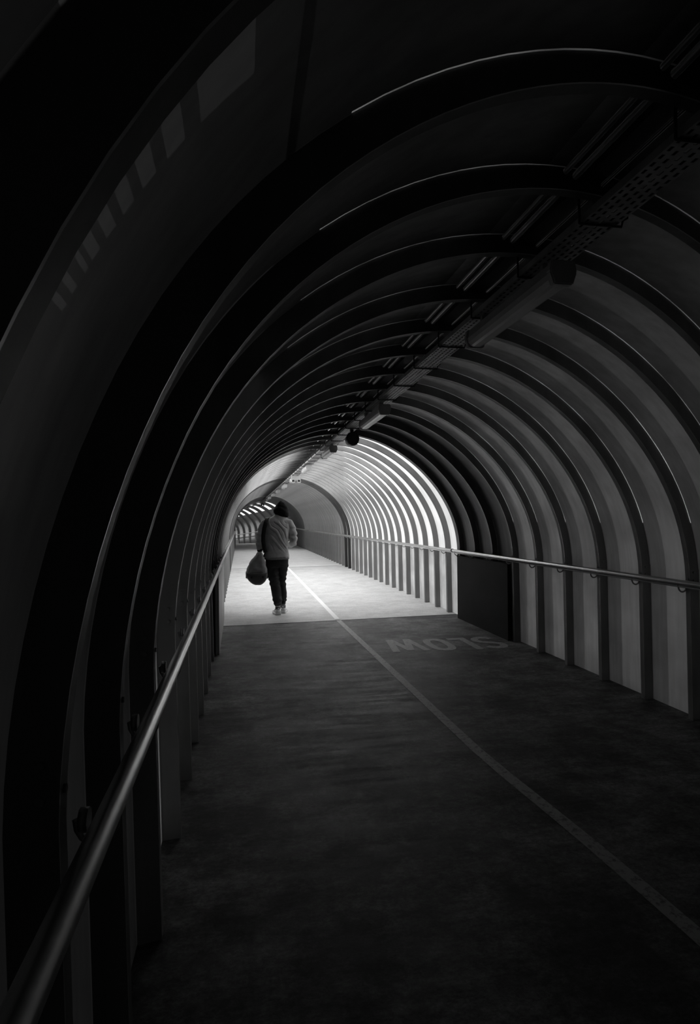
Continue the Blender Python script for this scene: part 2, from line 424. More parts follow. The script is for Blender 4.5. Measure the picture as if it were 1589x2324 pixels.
# ------------------------------------------------------------------ arch ribs
ORD = ['first','second','third','fourth','fifth','sixth','seventh','eighth','ninth','tenth','eleventh','twelfth','thirteenth','fourteenth','fifteenth','sixteenth','seventeenth','eighteenth','nineteenth','twentieth','twenty-first']
def rib_mesh(name, depth=DPT, wd=.055, lip=.010, mode='skew', z0=0.0, edge=False, S=None):
    """channel section: web facing the viewer, a thin lip at the inner edge, swept along the arch"""
    sec = [(0.0, -lip), (0.007, -lip), (0.007, 0.0), (depth - .002, 0.0), (depth - .002, wd), (0.0, wd)]
    if edge: sec.append((0.0, 0.0))
    bm = bmesh.new(); rows = []
    n = len(prof_list(0, step=2.5, z0=z0))
    for off, dy in sec:
        P = prof_list(off, step=2.5, z0=z0)
        if mode == 'far': rows.append([bm.verts.new((x, dy, z)) for x, z, a in P])
        else: rows.append([bm.verts.new((x, (SK * (x - AR) + dy) if S is None else (skew(x, S) + dy - S), z)) for x, z, a in P])
    m = len(sec)
    for i in range(m):
        A, B = rows[i], rows[(i + 1) % m]
        for k in range(n - 1):
            f = bm.faces.new((A[k], A[k+1], B[k+1], B[k])); f.smooth = False; f.material_index = 1 if (edge and i == m - 1) else 0
    bm.faces.new([r[0] for r in rows]); bm.faces.new([r[-1] for r in rows])
    bmesh.ops.recalc_face_normals(bm, faces=bm.faces[:])
    me = bpy.data.meshes.new(name); bm.to_mesh(me); bm.free()
    return me
me_near = rib_mesh('arch_rib', wd=.042, lip=.006, edge=True); me_near.materials.append(RIB_NEAR); me_near.materials.append(RIB_EDGE)
near_cache = {}
def near_mesh(k):
    if k not in near_cache:
        m = rib_mesh('arch_rib', wd=.042, lip=.006, edge=True, S=SY(k) if k < -8 else None)
        m.materials.append(RIB_MID if k >= -11 else RIB_NEAR); m.materials.append(RIB_EDGE); near_cache[k] = m
    return near_cache[k]
me_far = rib_mesh('arch_rib', edge=True); me_far.materials.append(RIB_FAR); me_far.materials.append(RIB_DARK)
me_dark = rib_mesh('arch_rib', wd=.10); me_dark.materials.append(RIB_DARK)
me_portal = rib_mesh('arch_rib', wd=.11); me_portal.materials.append(RIB_NEAR)
RANGE0 = -20
def splice_mesh(side):
    """small bolted splice plate where the curved rib meets its upright"""
    bm = bmesh.new(); z = 1.08
    x = (CX - rad(178)) if side < 0 else (CX + rad(2))
    s = -1 if side < 0 else 1
    xa, xb = sorted((x + s * .001, x + s * .075))
    y = SK * (x - AR)
    box(bm, xa, xb, y - .005, y + .0, z - .05, z + .05)
    for dz in (-.03, .03):
        tube(bm, [(x + s * .03, y - .018, z + dz), (x + s * .03, y - .006, z + dz)], .008, 8)
    tube(bm, [(x - s * .007, y + .012, z - .02), (x + s * .002, y + .012, z - .02)], .008, 8)
    bmesh.ops.recalc_face_normals(bm, faces=bm.faces[:])
    me = bpy.data.meshes.new('splice_plate'); bm.to_mesh(me); bm.free(); me.materials.append(RIB_NEAR); return me
sp_l, sp_r = splice_mesh(-1), splice_mesh(1)
sp_lm, sp_rm = sp_l.copy(), sp_r.copy(); sp_lm.materials[0] = RIB_MID; sp_rm.materials[0] = RIB_MID
for k in range(-20, 37):
    y = SY(k)
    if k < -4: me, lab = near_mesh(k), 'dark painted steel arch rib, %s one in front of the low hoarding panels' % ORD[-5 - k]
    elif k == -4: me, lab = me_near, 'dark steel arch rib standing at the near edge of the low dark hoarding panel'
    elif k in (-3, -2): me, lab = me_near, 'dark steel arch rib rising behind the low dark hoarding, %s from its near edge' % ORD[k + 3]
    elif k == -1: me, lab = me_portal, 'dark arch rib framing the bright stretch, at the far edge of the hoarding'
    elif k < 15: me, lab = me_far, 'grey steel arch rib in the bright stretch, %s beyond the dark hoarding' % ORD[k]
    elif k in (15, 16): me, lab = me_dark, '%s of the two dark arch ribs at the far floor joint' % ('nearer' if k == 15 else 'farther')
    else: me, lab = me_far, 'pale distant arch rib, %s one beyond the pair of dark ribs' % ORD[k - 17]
    r = link('arch_rib', me, None, None, (0, y, 0))
    tag(r, lab, 'arch rib', 'arch ribs along the tunnel')
    if k < 0 and k > -16:
        for sm, xx in ((sp_lm if -12 < k < -4 else sp_l, -.29), (sp_rm if -12 < k < -4 else sp_r, 3.32)): link('splice_plate', sm, None, r, (0, skew(xx, y) - SK * (xx - AR) - y, 0))
me_end = rib_mesh('arch_rib', depth=.125, wd=.16, lip=0.0, mode='far', z0=-.2)
me_end.materials.append(paint('rib_paint_end', .10, .5, var=.15))
for i in range(1, NB):
    t = i * BAY - .16
    p = far_pt(0, 0, t)
    tag(link('arch_rib', me_end, None, None, p), 'dark arch rib in the turning end stretch, %s beyond the grey lined section' % ORD[i - 1], 'arch rib', 'arch ribs of the turning end stretch')

# ------------------------------------------------------------------ hoarding panels
def hoarding(name, xin, xout, ya, yb, h, mat, label):
    bm = bmesh.new()
    def blk(x0, x1, y0, y1, z0, z1):
        v = [bm.verts.new((x, skew(x, y), z)) for z in (z0, z1) for x, y in ((x0, y0), (x1, y0), (x1, y1), (x0, y1))]
        for f in ((0,3,2,1),(4,5,6,7),(0,1,5,4),(1,2,6,5),(2,3,7,6),(3,0,4,7)): bm.faces.new([v[i] for i in f])
    x0, x1 = sorted((xin, xout))
    blk(x0, x1, ya, yb, .0, h)
    root = tag(obj(name, bm, mat), label, 'panel')
    bm = bmesh.new()
    s = 1 if xin > 1 else -1
    a, b = sorted((xin - s * .006, xin + s * .01))
    def blk2(y0, y1, z0, z1):
        v = [bm.verts.new((x, skew(x, y), z)) for z in (z0, z1) for x, y in ((a, y0), (b, y0), (b, y1), (a, y1))]
        for f in ((0,3,2,1),(4,5,6,7),(0,1,5,4),(1,2,6,5),(2,3,7,6),(3,0,4,7)): bm.faces.new([v[i] for i in f])
    blk2(ya, ya + .03, .0, h); blk2(ya, yb, h - .02, h + .004)
    obj('edge_strip', bm, mat, root)
    return root
hoarding('hoarding_panel', 3.275, 3.315, 7.07, 8.86, .96, HOARD, 'low flat black hoarding panel along the right wall under the handrail')
hoarding('hoarding_panel', -.255, -.29, 7.30, 9.75, .97, HOARD_L, 'low flat pale hoarding panel along the left wall under the handrail')

# ------------------------------------------------------------------ handrails
def handrail(label, x, z, y0, y1, wall_x, brk, collar=None):
    bm = bmesh.new()
    n = 60
    pts = [(x, y0 + (y1 - y0) * i / n, z) for i in range(n + 1)]
    tube(bm, pts, .021, 14)
    root = tag(obj('handrail', bm, STEEL), label, 'handrail')
    s = 1 if wall_x > x else -1
    bm = bmesh.new(); tube(bm, [(x, y0 + .01, z - .030), (x, y1 - .01, z - .030)], .0085, 8)
    obj('under_rod', bm, STEEL, root)
    bm = bmesh.new()
    P = [(x - s * .004, 0, z - .02)] + [(x + s * (.032 - .036 * math.cos(t)), 0, z - .03 - .044 * math.sin(t)) for t in [PI * i / 8 for i in range(9)]] + [(wall_x + s * .01, 0, z - .03)]
    tube(bm, P, .0065, 8, up=Vector((0, 1, 0)))
    tube(bm, [(wall_x - s * .008, 0, z - .03), (wall_x + s * .008, 0, z - .03)], .022, 10)
    bmesh.ops.recalc_face_normals(bm, faces=bm.faces[:])
    me = bpy.data.meshes.new('bracket'); bm.to_mesh(me); bm.free(); me.materials.append(HOOK)
    for y in brk: link('bracket', me, None, root, (0, y, 0))
    if collar:
        bm = bmesh.new(); tube(bm, [(x, collar - .02, z), (x, collar + .02, z)], .026, 14); obj('collar', bm, BLACKP, root)
    return root
RY = [skew(3.3, SY(k)) + .03 for k in range(-18, 37)]
LY = [skew(-.28, SY(k)) + .03 for k in range(-15, 37)]
handrail('long steel handrail on the right wall crossing the black hoarding', 3.235, 1.037, -3.0, 40.6, 3.305, RY, 8.95)
handrail('long steel handrail in the left foreground running along the left wall', -.232, 1.02, -1.0, 40.6, -.285, LY)
bm = bmesh.new()
tube(bm, [far_pt(3.2, 1.05, t) for t in (.6, 4, 8, 14)], .022, 10)
rt = tag(obj('handrail', bm, STEEL), 'distant handrail sloping down left in the turning end stretch', 'handrail')
for i in range(1, 11):
    bm = bmesh.new(); a = far_pt(3.2, 1.03, i * BAY - .08); b = far_pt(3.31, 1.0, i * BAY - .08); tube(bm, [a, b], .008, 6)
    obj('bracket', bm, HOOK, rt)

# ------------------------------------------------------------------ floor markings
def ribbon(name, pts, wd, mat, label, z=.0025):
    bm = bmesh.new(); L = []
    for i, (x, y) in enumerate(pts):
        L.append([bm.verts.new((x - wd/2, y, z)), bm.verts.new((x + wd/2, y, z)), bm.verts.new((x + wd/2, y, 0.0005)), bm.verts.new((x - wd/2, y, .0005))])
    for A, B in zip(L, L[1:]):
        for k in range(4): bm.faces.new((A[k], A[(k+1) % 4], B[(k+1) % 4], B[k]))
    bm.faces.new(L[0]); bm.faces.new(L[-1][::-1])
    return tag(obj(name, bm, mat), label, 'floor marking')
def lx(y):
    for (y0, x0), (y1, x1) in zip(LXT, LXT[1:]):
        if y <= y1: return x0 + (x1 - x0) * (y - y0) / (y1 - y0)
    return LXT[-1][1]
LXT = [(-3, 1.80), (2.4, 1.615), (2.74, 1.595), (3.65, 1.525), (5.5, 1.50), (9, 1.455), (20, 1.49), (31, 1.50), (41, 1.50)]
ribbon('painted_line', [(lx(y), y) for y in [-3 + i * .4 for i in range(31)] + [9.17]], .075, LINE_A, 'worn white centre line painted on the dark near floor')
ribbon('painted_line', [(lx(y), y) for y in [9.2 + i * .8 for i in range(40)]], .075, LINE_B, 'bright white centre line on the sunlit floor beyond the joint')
# SLOW, painted to be read by people walking towards the viewer
def stroke(bm, poly, z0=.0005, z1=.0025):
    a = [bm.verts.new((x, y, z1)) for x, y in poly]; b = [bm.verts.new((x, y, z0)) for x, y in poly]
    bm.faces.new(a); bm.faces.new(b[::-1])
    for i in range(len(poly)): bm.faces.new((a[i], b[i], b[(i+1) % len(poly)], a[(i+1) % len(poly)]))
def band(pts, wx, wy):
    """quads along a centre line, thickness wx across the line direction scaled"""
    out = []
    n = len(pts); L, R = [], []
    for i, p in enumerate(pts):
        q0 = pts[max(i-1, 0)]; q1 = pts[min(i+1, n-1)]
        dx, dy = q1[0] - q0[0], q1[1] - q0[1]; l = math.hypot(dx, dy) or 1
        nx, ny = -dy / l, dx / l
        L.append((p[0] + nx * wx / 2, p[1] + ny * wy / 2)); R.append((p[0] - nx * wx / 2, p[1] - ny * wy / 2))
    for i in range(n - 1): out.append([L[i], L[i+1], R[i+1], R[i]])
    return out
LH = .69
def letter(ch, cx, cyy, wd, name_label):
    """u to the reader's right, v up for the reader; the reader looks along -y so u = -x, v = -y"""
    bm = bmesh.new(); T = .092; TY = .11; cnt = [0]
    def put(poly):
        cnt[0] += 1; stroke(bm, [(cx - u * wd, cyy - v * LH) for u, v in poly], z1=.0022 + .0001 * (cnt[0] % 4))
    if ch == 'L':
        put([(-.5, .5), (-.5 + T/wd, .5), (-.5 + T/wd, -.5), (-.5, -.5)]); put([(-.5, -.5 + TY/LH), (.5, -.5 + TY/LH), (.5, -.5), (-.5, -.5)])
    elif ch == 'O':
        n = 32
        for i in range(n):
            t0, t1 = 2*PI*i/n, 2*PI*(i+1)/n
            def e(t, k): 
                c, s = math.cos(t), math.sin(t); ex = .75
                return (math.copysign(abs(c)**ex, c) * (.5 - k * T / wd), math.copysign(abs(s)**ex, s) * (.5 - k * TY / LH))
            put([e(t0, 0), e(t1, 0), e(t1, 1), e(t0, 1)])
    elif ch == 'S':
        C = []
        for i in range(10):
            t = math.radians(25 + i * (245 - 0) / 9); C.append((.36 * math.cos(t), .225 + .2 * math.sin(t)))
        for i in range(10):
            t = math.radians(90 - i * 245 / 9); C.append((.36 * math.cos(t), -.215 + .21 * math.sin(t)))
        C = C[:9] + C[11:]
        for q in band([(a * wd, b * LH) for a, b in C], T, TY): put([(a / wd, b / LH) for a, b in q])
    elif ch == 'W':
        h = T / wd / 2 * .95
        for (u0, v0), (u1, v1) in (((-.5 + h, .5), (-.24, -.5)), ((-.24, -.5), (0, .42)), ((0, .42), (.24, -.5)), ((.24, -.5), (.5 - h, .5))):
            put([(u0 - h, v0), (u0 + h, v0), (u1 + h, v1), (u1 - h, v1)])
    o = obj('painted_letter', bm, LETTER)
    return tag(o, name_label, 'floor lettering', 'SLOW painted on the floor')
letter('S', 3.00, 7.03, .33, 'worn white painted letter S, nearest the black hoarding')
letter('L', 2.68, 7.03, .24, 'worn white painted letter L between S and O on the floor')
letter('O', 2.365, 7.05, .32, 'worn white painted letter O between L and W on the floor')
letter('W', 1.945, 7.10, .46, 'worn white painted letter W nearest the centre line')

# ------------------------------------------------------------------ cable run under the crown
TX0, TX1, TZ = 1.325, 1.475, 2.685
tray = thing('cable_tray', 'long perforated metal cable tray hanging under the crown of the arches', 'cable tray')
def tray_floor(y0, y1, fine):
    bm = bmesh.new()
    if fine:
        nrow = 5; wdt = (TX1 - TX0) / nrow
        for r in range(nrow + 1):
            x = TX0 + r * wdt; box(bm, x - .009 if r else x, x + .009 if r < nrow else x, y0, y1, TZ, TZ + .002)
        y = y0; i = 0
        while y < y1:
            for r in range(nrow):
                o = .018 if r % 2 else 0.0
                box(bm, TX0 + r * wdt + .009, TX0 + (r + 1) * wdt - .009, y + o, y + o + .018, TZ, TZ + .002)
            y += .042
    else: box(bm, TX0, TX1, y0, y1, TZ, TZ + .002)
    return bm
obj('tray_floor', tray_floor(-2, 12, True), TRAYM, tray)
obj('tray_floor', tray_floor(12, 40.8, False), TRAYM, tray)
for x in (TX0, TX1):
    bm = bmesh.new(); box(bm, x - .001, x + .001, -2, 40.8, TZ, TZ + .028); obj('side_lip', bm, GALV, tray)
bm = bmesh.new(); y = -1.9
me = None
for k in range(-17, 37):
    yy = skew(1.4, SY(k)) + .02
    if me is None:
        b2 = bmesh.new()
        tube(b2, [(TX0 - .01, 0, TZ - .006), (TX1 + .02, 0, TZ - .006), (TX1 + .026, 0, TZ + .02), (TX1 + .045, 0, TZ + .03), (TX1 + .045, 0, TZ + .075)], .0055, 6, up=Vector((0, 1, 0)))
        tube(b2, [(TX0 - .012, 0, TZ - .006), (TX0 - .012, 0, TZ + .105)], .0055, 6, up=Vector((0, 1, 0)))
        bmesh.ops.recalc_face_normals(b2, faces=b2.faces[:])
        me = bpy.data.meshes.new('hanger'); b2.to_mesh(me); b2.free(); me.materials.append(TRUNK)
    link('hanger', me, None, tray, (0, yy, 0))
bm.free()
bm = bmesh.new()                                   # cables lying in the tray
for j, xx in enumerate((1.35, 1.375, 1.395, 1.43, 1.452)):
    pts = [(xx + .006 * math.sin(i * 1.3 + j * 2), -2 + i * .6, TZ + .014) for i in range(71)]
    tube(bm, pts, .008 + .002 * (j % 2), 6)
tag(obj('cable_bundle', bm, TRUNK), 'black cables lying along the perforated tray under the crown', 'cable')
def pipe(x, z, r, mat, label, y0=-2, y1=31.5, name='conduit', grp=None):
    bm = bmesh.new(); tube(bm, [(x, y0, z), (x, y1, z)], r, 10)
    return tag(obj(name, bm, mat), label, 'conduit', grp)
pipe(1.215, 2.832, .011, PIPE, 'leftmost thin galvanised conduit running above the ribs under the crown')
pipe(1.262, 2.826, .014, PIPE, 'thicker bright conduit beside the leftmost one above the ribs')
pipe(1.40, 2.825, .008, PIPE, 'thin conduit directly over the cable tray above the ribs')
bm = bmesh.new(); box(bm, 1.30, 1.37, -2, 31.5, 2.815, 2.855)
tag(obj('cable_trunking', bm, TRUNK), 'black square trunking between the conduits under the crown', 'trunking')

# ------------------------------------------------------------------ batten lamps (switched off)
def lamp_parts(root):
    L = 1.02; zt = -.005
    bm = bmesh.new()                                # body: shallow trapezoid channel
    sec = [(-.045, zt), (.045, zt), (.052, -.05), (-.052, -.05)]
    A = [bm.verts.new((x, 0.03, z)) for x, z in sec]; B = [bm.verts.new((x, L - .03, z)) for x, z in sec]
    for i in range(4): bm.faces.new((A[i], A[(i+1) % 4], B[(i+1) % 4], B[i]))
    bm.faces.new(A); bm.faces.new(B); obj('body', bm, LAMPB, root)
    bm = bmesh.new()                                # prismatic cover
    cs = [(-.054, -.05), (-.050, -.075), (-.036, -.094), (-.02, -.10), (.02, -.10), (.036, -.094), (.050, -.075), (.054, -.05)]; n = len(cs) - 1; rows = []
    for y in (.035, L - .035):
        rows.append([bm.verts.new((cx_, y, cz_)) for cx_, cz_ in cs])
    for i in range(n): bm.faces.new((rows[0][i], rows[0][i+1], rows[1][i+1], rows[1][i]))
    bm.faces.new(rows[0]); bm.faces.new(rows[1]); obj('diffuser', bm, LAMPD, root)
    for y0, y1 in ((0, .04), (L - .04, L)):
        bm = bmesh.new(); sec = [(-.055, zt + .005), (.055, zt + .005), (.064, -.05), (.045, -.105), (-.045, -.105), (-.064, -.05)]
        A = [bm.verts.new((x, y0, z)) for x, z in sec]; B = [bm.verts.new((x, y1, z)) for x, z in sec]
        for i in range(6): bm.faces.new((A[i], A[(i+1) % 6], B[(i+1) % 6], B[i]))
        bm.faces.new(A); bm.faces.new(B)
        bmesh.ops.bevel(bm, geom=bm.edges[:], offset=.006, segments=2, affect='EDGES')
        obj('end_cap', bm, LAMPB, root)
    for y in (.16, L - .16):
        bm = bmesh.new(); box(bm, -.02, .02, y - .015, y + .015, zt, .05); obj('mounting_clip', bm, GALV, root)
LAMP_Y = [2.40 + 3.28 * i for i in range(12)]
lamp0 = None
for i, y in enumerate(LAMP_Y):
    lab = {0: 'unlit batten lamp under the tray in the dark foreground, largest in view', 1: 'unlit batten lamp in front of the round black loudspeaker',
           2: 'unlit batten lamp just beyond the round black loudspeaker', 3: 'unlit batten lamp just in front of the white twin spotlight box'}.get(i, 'distant unlit batten lamp, %s beyond the white twin spotlight box' % ORD[max(0, i - 4)])
    t = thing('batten_lamp', lab, 'lamp', (1.385, y, 2.645), 'batten lamps under the cable tray')
    if lamp0 is None: lamp_parts(t); lamp0 = t
    else:
        for ch in lamp0.children:
            c = ch.copy(); c.parent = t; COL.objects.link(c)

# round loudspeaker and emergency spotlight boxes
sp = thing('loudspeaker', 'round black drum loudspeaker hanging under the cable tray', 'loudspeaker', (1.42, 7.55, 2.66))
bm = bmesh.new(); tube(bm, [(0, -.01, -.10), (0, .0, -.10), (0, .17, -.10)], [(.066, .073), (.078, .086), (.074, .081)], 28); obj('housing', bm, BLACKP, sp)
bm = bmesh.new(); tube(bm, [(0, -.004, -.10), (0, .028, -.10)], [(.081, .089), (.081, .089)], 28, cap=False); tube(bm, [(0, .028, -.10), (0, .05, -.10)], [(.085, .092), (.081, .089)], 28); obj('rim', bm, paint('speaker_rim', .12, .35, var=.1), sp)
bm = bmesh.new(); box(bm, -.02, .02, .06, .10, -.02, .03); obj('bracket', bm, TRUNK, sp)
def spotbox(loc, label):
    t = thing('emergency_light', label, 'emergency light', loc)
    bm = bmesh.new(); box(bm, -.12, .12, 0, .10, -.16, -.03); bmesh.ops.bevel(bm, geom=bm.edges[:], offset=.015, segments=3, affect='EDGES'); obj('body', bm, WHITEP, t)
    for s in (-1, 1):
        bm = bmesh.new(); tube(bm, [(s * .07, -.045, -.17), (s * .07, -.02, -.175), (s * .07, .06, -.165)], [.04, .05, .035], 18)
        h = obj('spot_head', bm, WHITEP, t)
        bm = bmesh.new(); tube(bm, [(s * .07, -.049, -.171), (s * .07, -.046, -.171)], .032, 16); obj('lens', bm, BLACKP, h)
    bm = bmesh.new(); box(bm, -.03, .03, .03, .06, -.04, .03); obj('bracket', bm, GALV, t)
spotbox((1.36, 14.9, 2.66), 'white twin spotlight box hanging under the cable tray')
spotbox((1.40, 38.6, 2.66), 'small white twin spotlight box at the far end of the cable tray')
# far stretch: tray and lamp line following the turn
tr2 = thing('cable_tray', 'thin bright cable tray at the crown of the turning end stretch', 'cable tray')
bm = bmesh.new(); a = [far_pt(x, z, t) for t in (.3, 14) for x, z in ((1.34, 2.63), (1.48, 2.63), (1.48, 2.66), (1.34, 2.66))]
vv = [bm.verts.new(p) for p in a]
for f in ((0,1,2,3), (4,5,6,7), (0,1,5,4), (1,2,6,5), (2,3,7,6), (3,0,4,7)): bm.faces.new([vv[i] for i in f])
obj('tray_floor', bm, GALV, tr2)
for i, t in enumerate((2.2, 5.2, 8.2)):
    c = thing('batten_lamp', 'tiny batten lamp in the turning end stretch, %s beyond the grey lined section' % ORD[i], 'lamp', far_pt(1.40, 2.61, t), 'batten lamps of the turning end stretch')
    c.rotation_euler = (0, 0, math.radians(20))
    for ch in lamp0.children:
        d = ch.copy(); d.parent = c; COL.objects.link(d)
# pale bin-like box at the far left where the floor drops
bm = bmesh.new(); p = (-.27, 50.2, -FALL * 9.2); box(bm, -.14, .14, -.15, .15, 0, .64); bmesh.ops.bevel(bm, geom=bm.edges[:], offset=.02, segments=2, affect='EDGES')
tag(obj('utility_box', bm, WHITEP, loc=(p[0], p[1], p[2])), 'tiny pale box standing on the floor at the far left of the end stretch', 'box')

# ------------------------------------------------------------------ the walking man
MX, MY = 0.565, 9.86
JACKET = paint('jacket_cloth', .46, .75, var=.12, scale=(14, 14, 14), spec=.2, bump=.15)
HOODM = paint('hood_cloth', .018, .9, var=.2, scale=(20, 20, 20), spec=.1)
TROUS = paint('trouser_cloth', .034, .8, var=.25, scale=(12, 12, 12), spec=.2)
SKIN = paint('skin', .22, .55, var=.08, spec=.3)
SHOE = paint('shoe_mesh', .72, .6, var=.15, scale=(60, 60, 60))
SHOED = paint('shoe_dark', .09, .6, var=.15, scale=(60, 60, 60))
SOLE = paint('shoe_sole', .8, .5, var=.06)
BAGM = paint('bag_cloth', .27, .7, var=.18, scale=(9, 9, 9), spec=.25, bump=.1)
BAGD = paint('bag_base', .075, .55, var=.2, spec=.3)
STRAPM = paint('strap_web', .012, .8, var=.1)
man = thing('person', 'person in grey jacket and black hood walking away, head bowed, carrying a bag', 'person', (MX, MY, 0))

def baked(name, bm, mat, parent, voxel=.009, smooth_it=4, fold=None, loc=None):
    """join overlapping lofts into one skin, relax it, then press folds into it"""
    me = bpy.data.meshes.new(name + '_src'); bmesh.ops.recalc_face_normals(bm, faces=bm.faces[:]); bm.to_mesh(me); bm.free()
    o = bpy.data.objects.new(name + '_src', me); COL.objects.link(o)
    m = o.modifiers.new('r', 'REMESH'); m.mode = 'VOXEL'; m.voxel_size = voxel; m.use_smooth_shade = True
    s = o.modifiers.new('s', 'SMOOTH'); s.factor = .5; s.iterations = smooth_it
    dg = bpy.context.evaluated_depsgraph_get(); dg.update()
    m2 = bpy.data.meshes.new_from_object(o.evaluated_get(dg)); m2.name = name
    bpy.data.objects.remove(o); bpy.data.meshes.remove(me)
    if fold:
        nrm = [v.normal.copy() for v in m2.vertices]
        for v, nn in zip(m2.vertices, nrm): v.co += nn * fold(v.co, nn)
    for p in m2.polygons: p.use_smooth = True
    return link(name, m2, mat, parent, loc)

# body: one continuous skinned figure under the clothes
BV = []; BE = []; BR = []
def bv(p, r, link_to=None):
    BV.append(p); BR.append(r if isinstance(r, tuple) else (r, r)); i = len(BV) - 1
    if link_to is not None: BE.append((link_to, i))
    return i
pel = bv((.02, 0, .90), (.125, .095)); sp1 = bv((.015, .0, 1.10), (.12, .085), pel); sp2 = bv((.02, .02, 1.30), (.145, .095), sp1)
ch = bv((.03, .05, 1.45), (.13, .085), sp2); nk = bv((.06, .09, 1.54), (.055, .055), ch); nk2 = bv((.08, .12, 1.60), (.055, .055), nk)
hd = bv((.095, .15, 1.66), (.078, .085), nk2); hd2 = bv((.10, .165, 1.73), (.075, .09), hd); hd3 = bv((.10, .165, 1.78), (.05, .06), hd2)
ns = bv((.10, .245, 1.655), (.015, .015), hd); jw = bv((.095, .215, 1.61), (.038, .03), hd)
for s, kn, ank, toe in ((-1, (-.03, .02, .52), (.02, -.02, .10), (-.02, .15, .035)), (1, (.10, .10, .52), (.115, .12, .11), (.15, .29, .035))):
    hp = bv((.02 + s * .085, .0, .84), (.078, .078), pel); k = bv(kn, (.055, .058), hp)
    cf = bv(((kn[0]*.55+ank[0]*.45), (kn[1]*.55+ank[1]*.45) - .015, .36), (.05, .052), k); a = bv(ank, (.033, .036), cf); bv(toe, (.036, .022), a)
def hand(wr, d, side, link_to, curl, grip):
    """wrist index, direction of the fingers, side vector (towards the thumb), curl direction"""
    d = Vector(d).normalized(); side = Vector(side).normalized(); curl = Vector(curl).normalized(); w0 = Vector(wr)
    palm = bv(tuple(w0 + d * .045), (.030, .017), link_to); pk = bv(tuple(w0 + d * .075), (.034, .016), palm)
    for j, ln in enumerate((.070, .080, .074, .058)):
        off = side * (.026 - j * .0175)
        b0 = w0 + d * .088 + off
        i0 = bv(tuple(b0), .0088, pk)
        a1 = d * math.cos(grip * .6) + curl * math.sin(grip * .6); a2 = d * math.cos(grip * 1.5) + curl * math.sin(grip * 1.5); a3 = d * math.cos(grip * 2.3) + curl * math.sin(grip * 2.3)
        p1 = b0 + a1 * ln * .45; p2 = p1 + a2 * ln * .32; p3 = p2 + a3 * ln * .24
        i1 = bv(tuple(p1), .0084, i0); i2 = bv(tuple(p2), .0078, i1); bv(tuple(p3), .0068, i2)
    t0 = w0 + d * .03 + side * .026; j0 = bv(tuple(t0), .012, palm)
    t1 = t0 + (side * .6 + d * .7 + curl * .35).normalized() * .034; j1 = bv(tuple(t1), .0100, j0)
    bv(tuple(t1 + (d * .7 + curl * .8).normalized() * .028), .0082, j1)
shl = bv((-.14, .05, 1.48), (.055, .055), ch); el = bv((-.255, .0, 1.20), (.040, .040), shl); wl = bv((-.265, .03, 1.035), (.026, .022), el)
hand((-.265, .03, 1.035), (.05, .05, -1), (0, 1, 0), wl, (1, 0, 0), 1.05)
shr = bv((.19, .06, 1.48), (.055, .055), ch); er = bv((.295, .03, 1.18), (.040, .040), shr); wr_ = bv((.22, .24, 1.13), (.026, .022), er)
hand((.22, .24, 1.13), (-.7, .6, .25), (0, 0, 1), wr_, (-.6, -.5, -.2), .7)
me = bpy.data.meshes.new('body'); me.from_pydata(BV, BE, [])
tmp = bpy.data.objects.new('tmp', me); COL.objects.link(tmp)
md = tmp.modifiers.new('k', 'SKIN')
me.skin_vertices.new(name='') if not me.skin_vertices else None
for i, r in enumerate(BR): me.skin_vertices[0].data[i].radius = r
me.skin_vertices[0].data[0].use_root = True
tmp.modifiers.new('u', 'SUBSURF').levels = 2
dg = bpy.context.evaluated_depsgraph_get(); dg.update()
m2 = bpy.data.meshes.new_from_object(tmp.evaluated_get(dg)); m2.name = 'body'
bpy.data.objects.remove(tmp)
for p in m2.polygons: p.use_smooth = True
body = link('body', m2, SKIN, man)

# jacket
bm = bmesh.new()
rows = [(.905, .012, .200, -.005, .125), (.95, .012, .204, -.005, .132), (1.02, .008, .196, -.003, .132), (1.10, .004, .188, 0, .128), (1.20, .012, .188, .004, .130),
        (1.30, .018, .196, .012, .134), (1.40, .020, .205, .026, .134), (1.47, .024, .205, .042, .124), (1.52, .032, .180, .058, .108), (1.57, .048, .140, .076, .088), (1.61, .068, .095, .092, .074), (1.635, .082, .068, .105, .062)]
loft(bm, [ell(cx, yy, z, a, b, 32, 2.3) for z, cx, a, yy, b in rows])
tube(bm, [(-.10, .05, 1.50), (-.17, .045, 1.475), (-.215, .03, 1.40), (-.235, .01, 1.30), (-.257, -.005, 1.20), (-.262, .008, 1.12), (-.262, .022, 1.065)],
     [.075, .078, .074, .068, .064, .058, .046], 20)
tube(bm, [(.14, .05, 1.50), (.215, .05, 1.475), (.255, .035, 1.40), (.275, .02, 1.30), (.287, .012, 1.21), (.275, .07, 1.15), (.25, .15, 1.13), (.225, .215, 1.128)],
     [.075, .078, .074, .068, .064, .064, .055, .044], 20)
def sstep(a, b, x):
    t = max(0, min(1, (x - a) / (b - a))); return t * t * (3 - 2 * t)
def jfold(c, n):
    d = 0
    if n.y < .3:
        u = c.x * .80 + c.z * .60                 # creases fall from the upper left to the lower right of the back
        wv = math.sin(48 * (c.x * .80 + c.z * .60) + 2.2 * noise.noise(Vector((c.x * 5, c.y * 5, c.z * 4))) * 2)
        m = sstep(.98, 1.12, c.z) * (1 - sstep(1.46, 1.56, c.z)) * sstep(-.14, -.04, c.x) * (1 - sstep(.15, .20, c.x))
        d += (.006 * wv - .016 * (1 - abs(wv)) ** 2.5) * m
    # crumpled sleeves
    if c.x < -.19 or c.x > .215:
        d += .006 * math.sin(70 * c.z + 9 * c.x + 3 * noise.noise(c * 9)) * (1 - sstep(1.38, 1.48, c.z))
    d += .004 * noise.noise(c * 14)
    # hem band gathered
    if c.z < .935: d += -.006 + .003 * math.sin(95 * c.x)
    return d
jacket = baked('jacket', bm, JACKET, man, .008, 3, jfold)
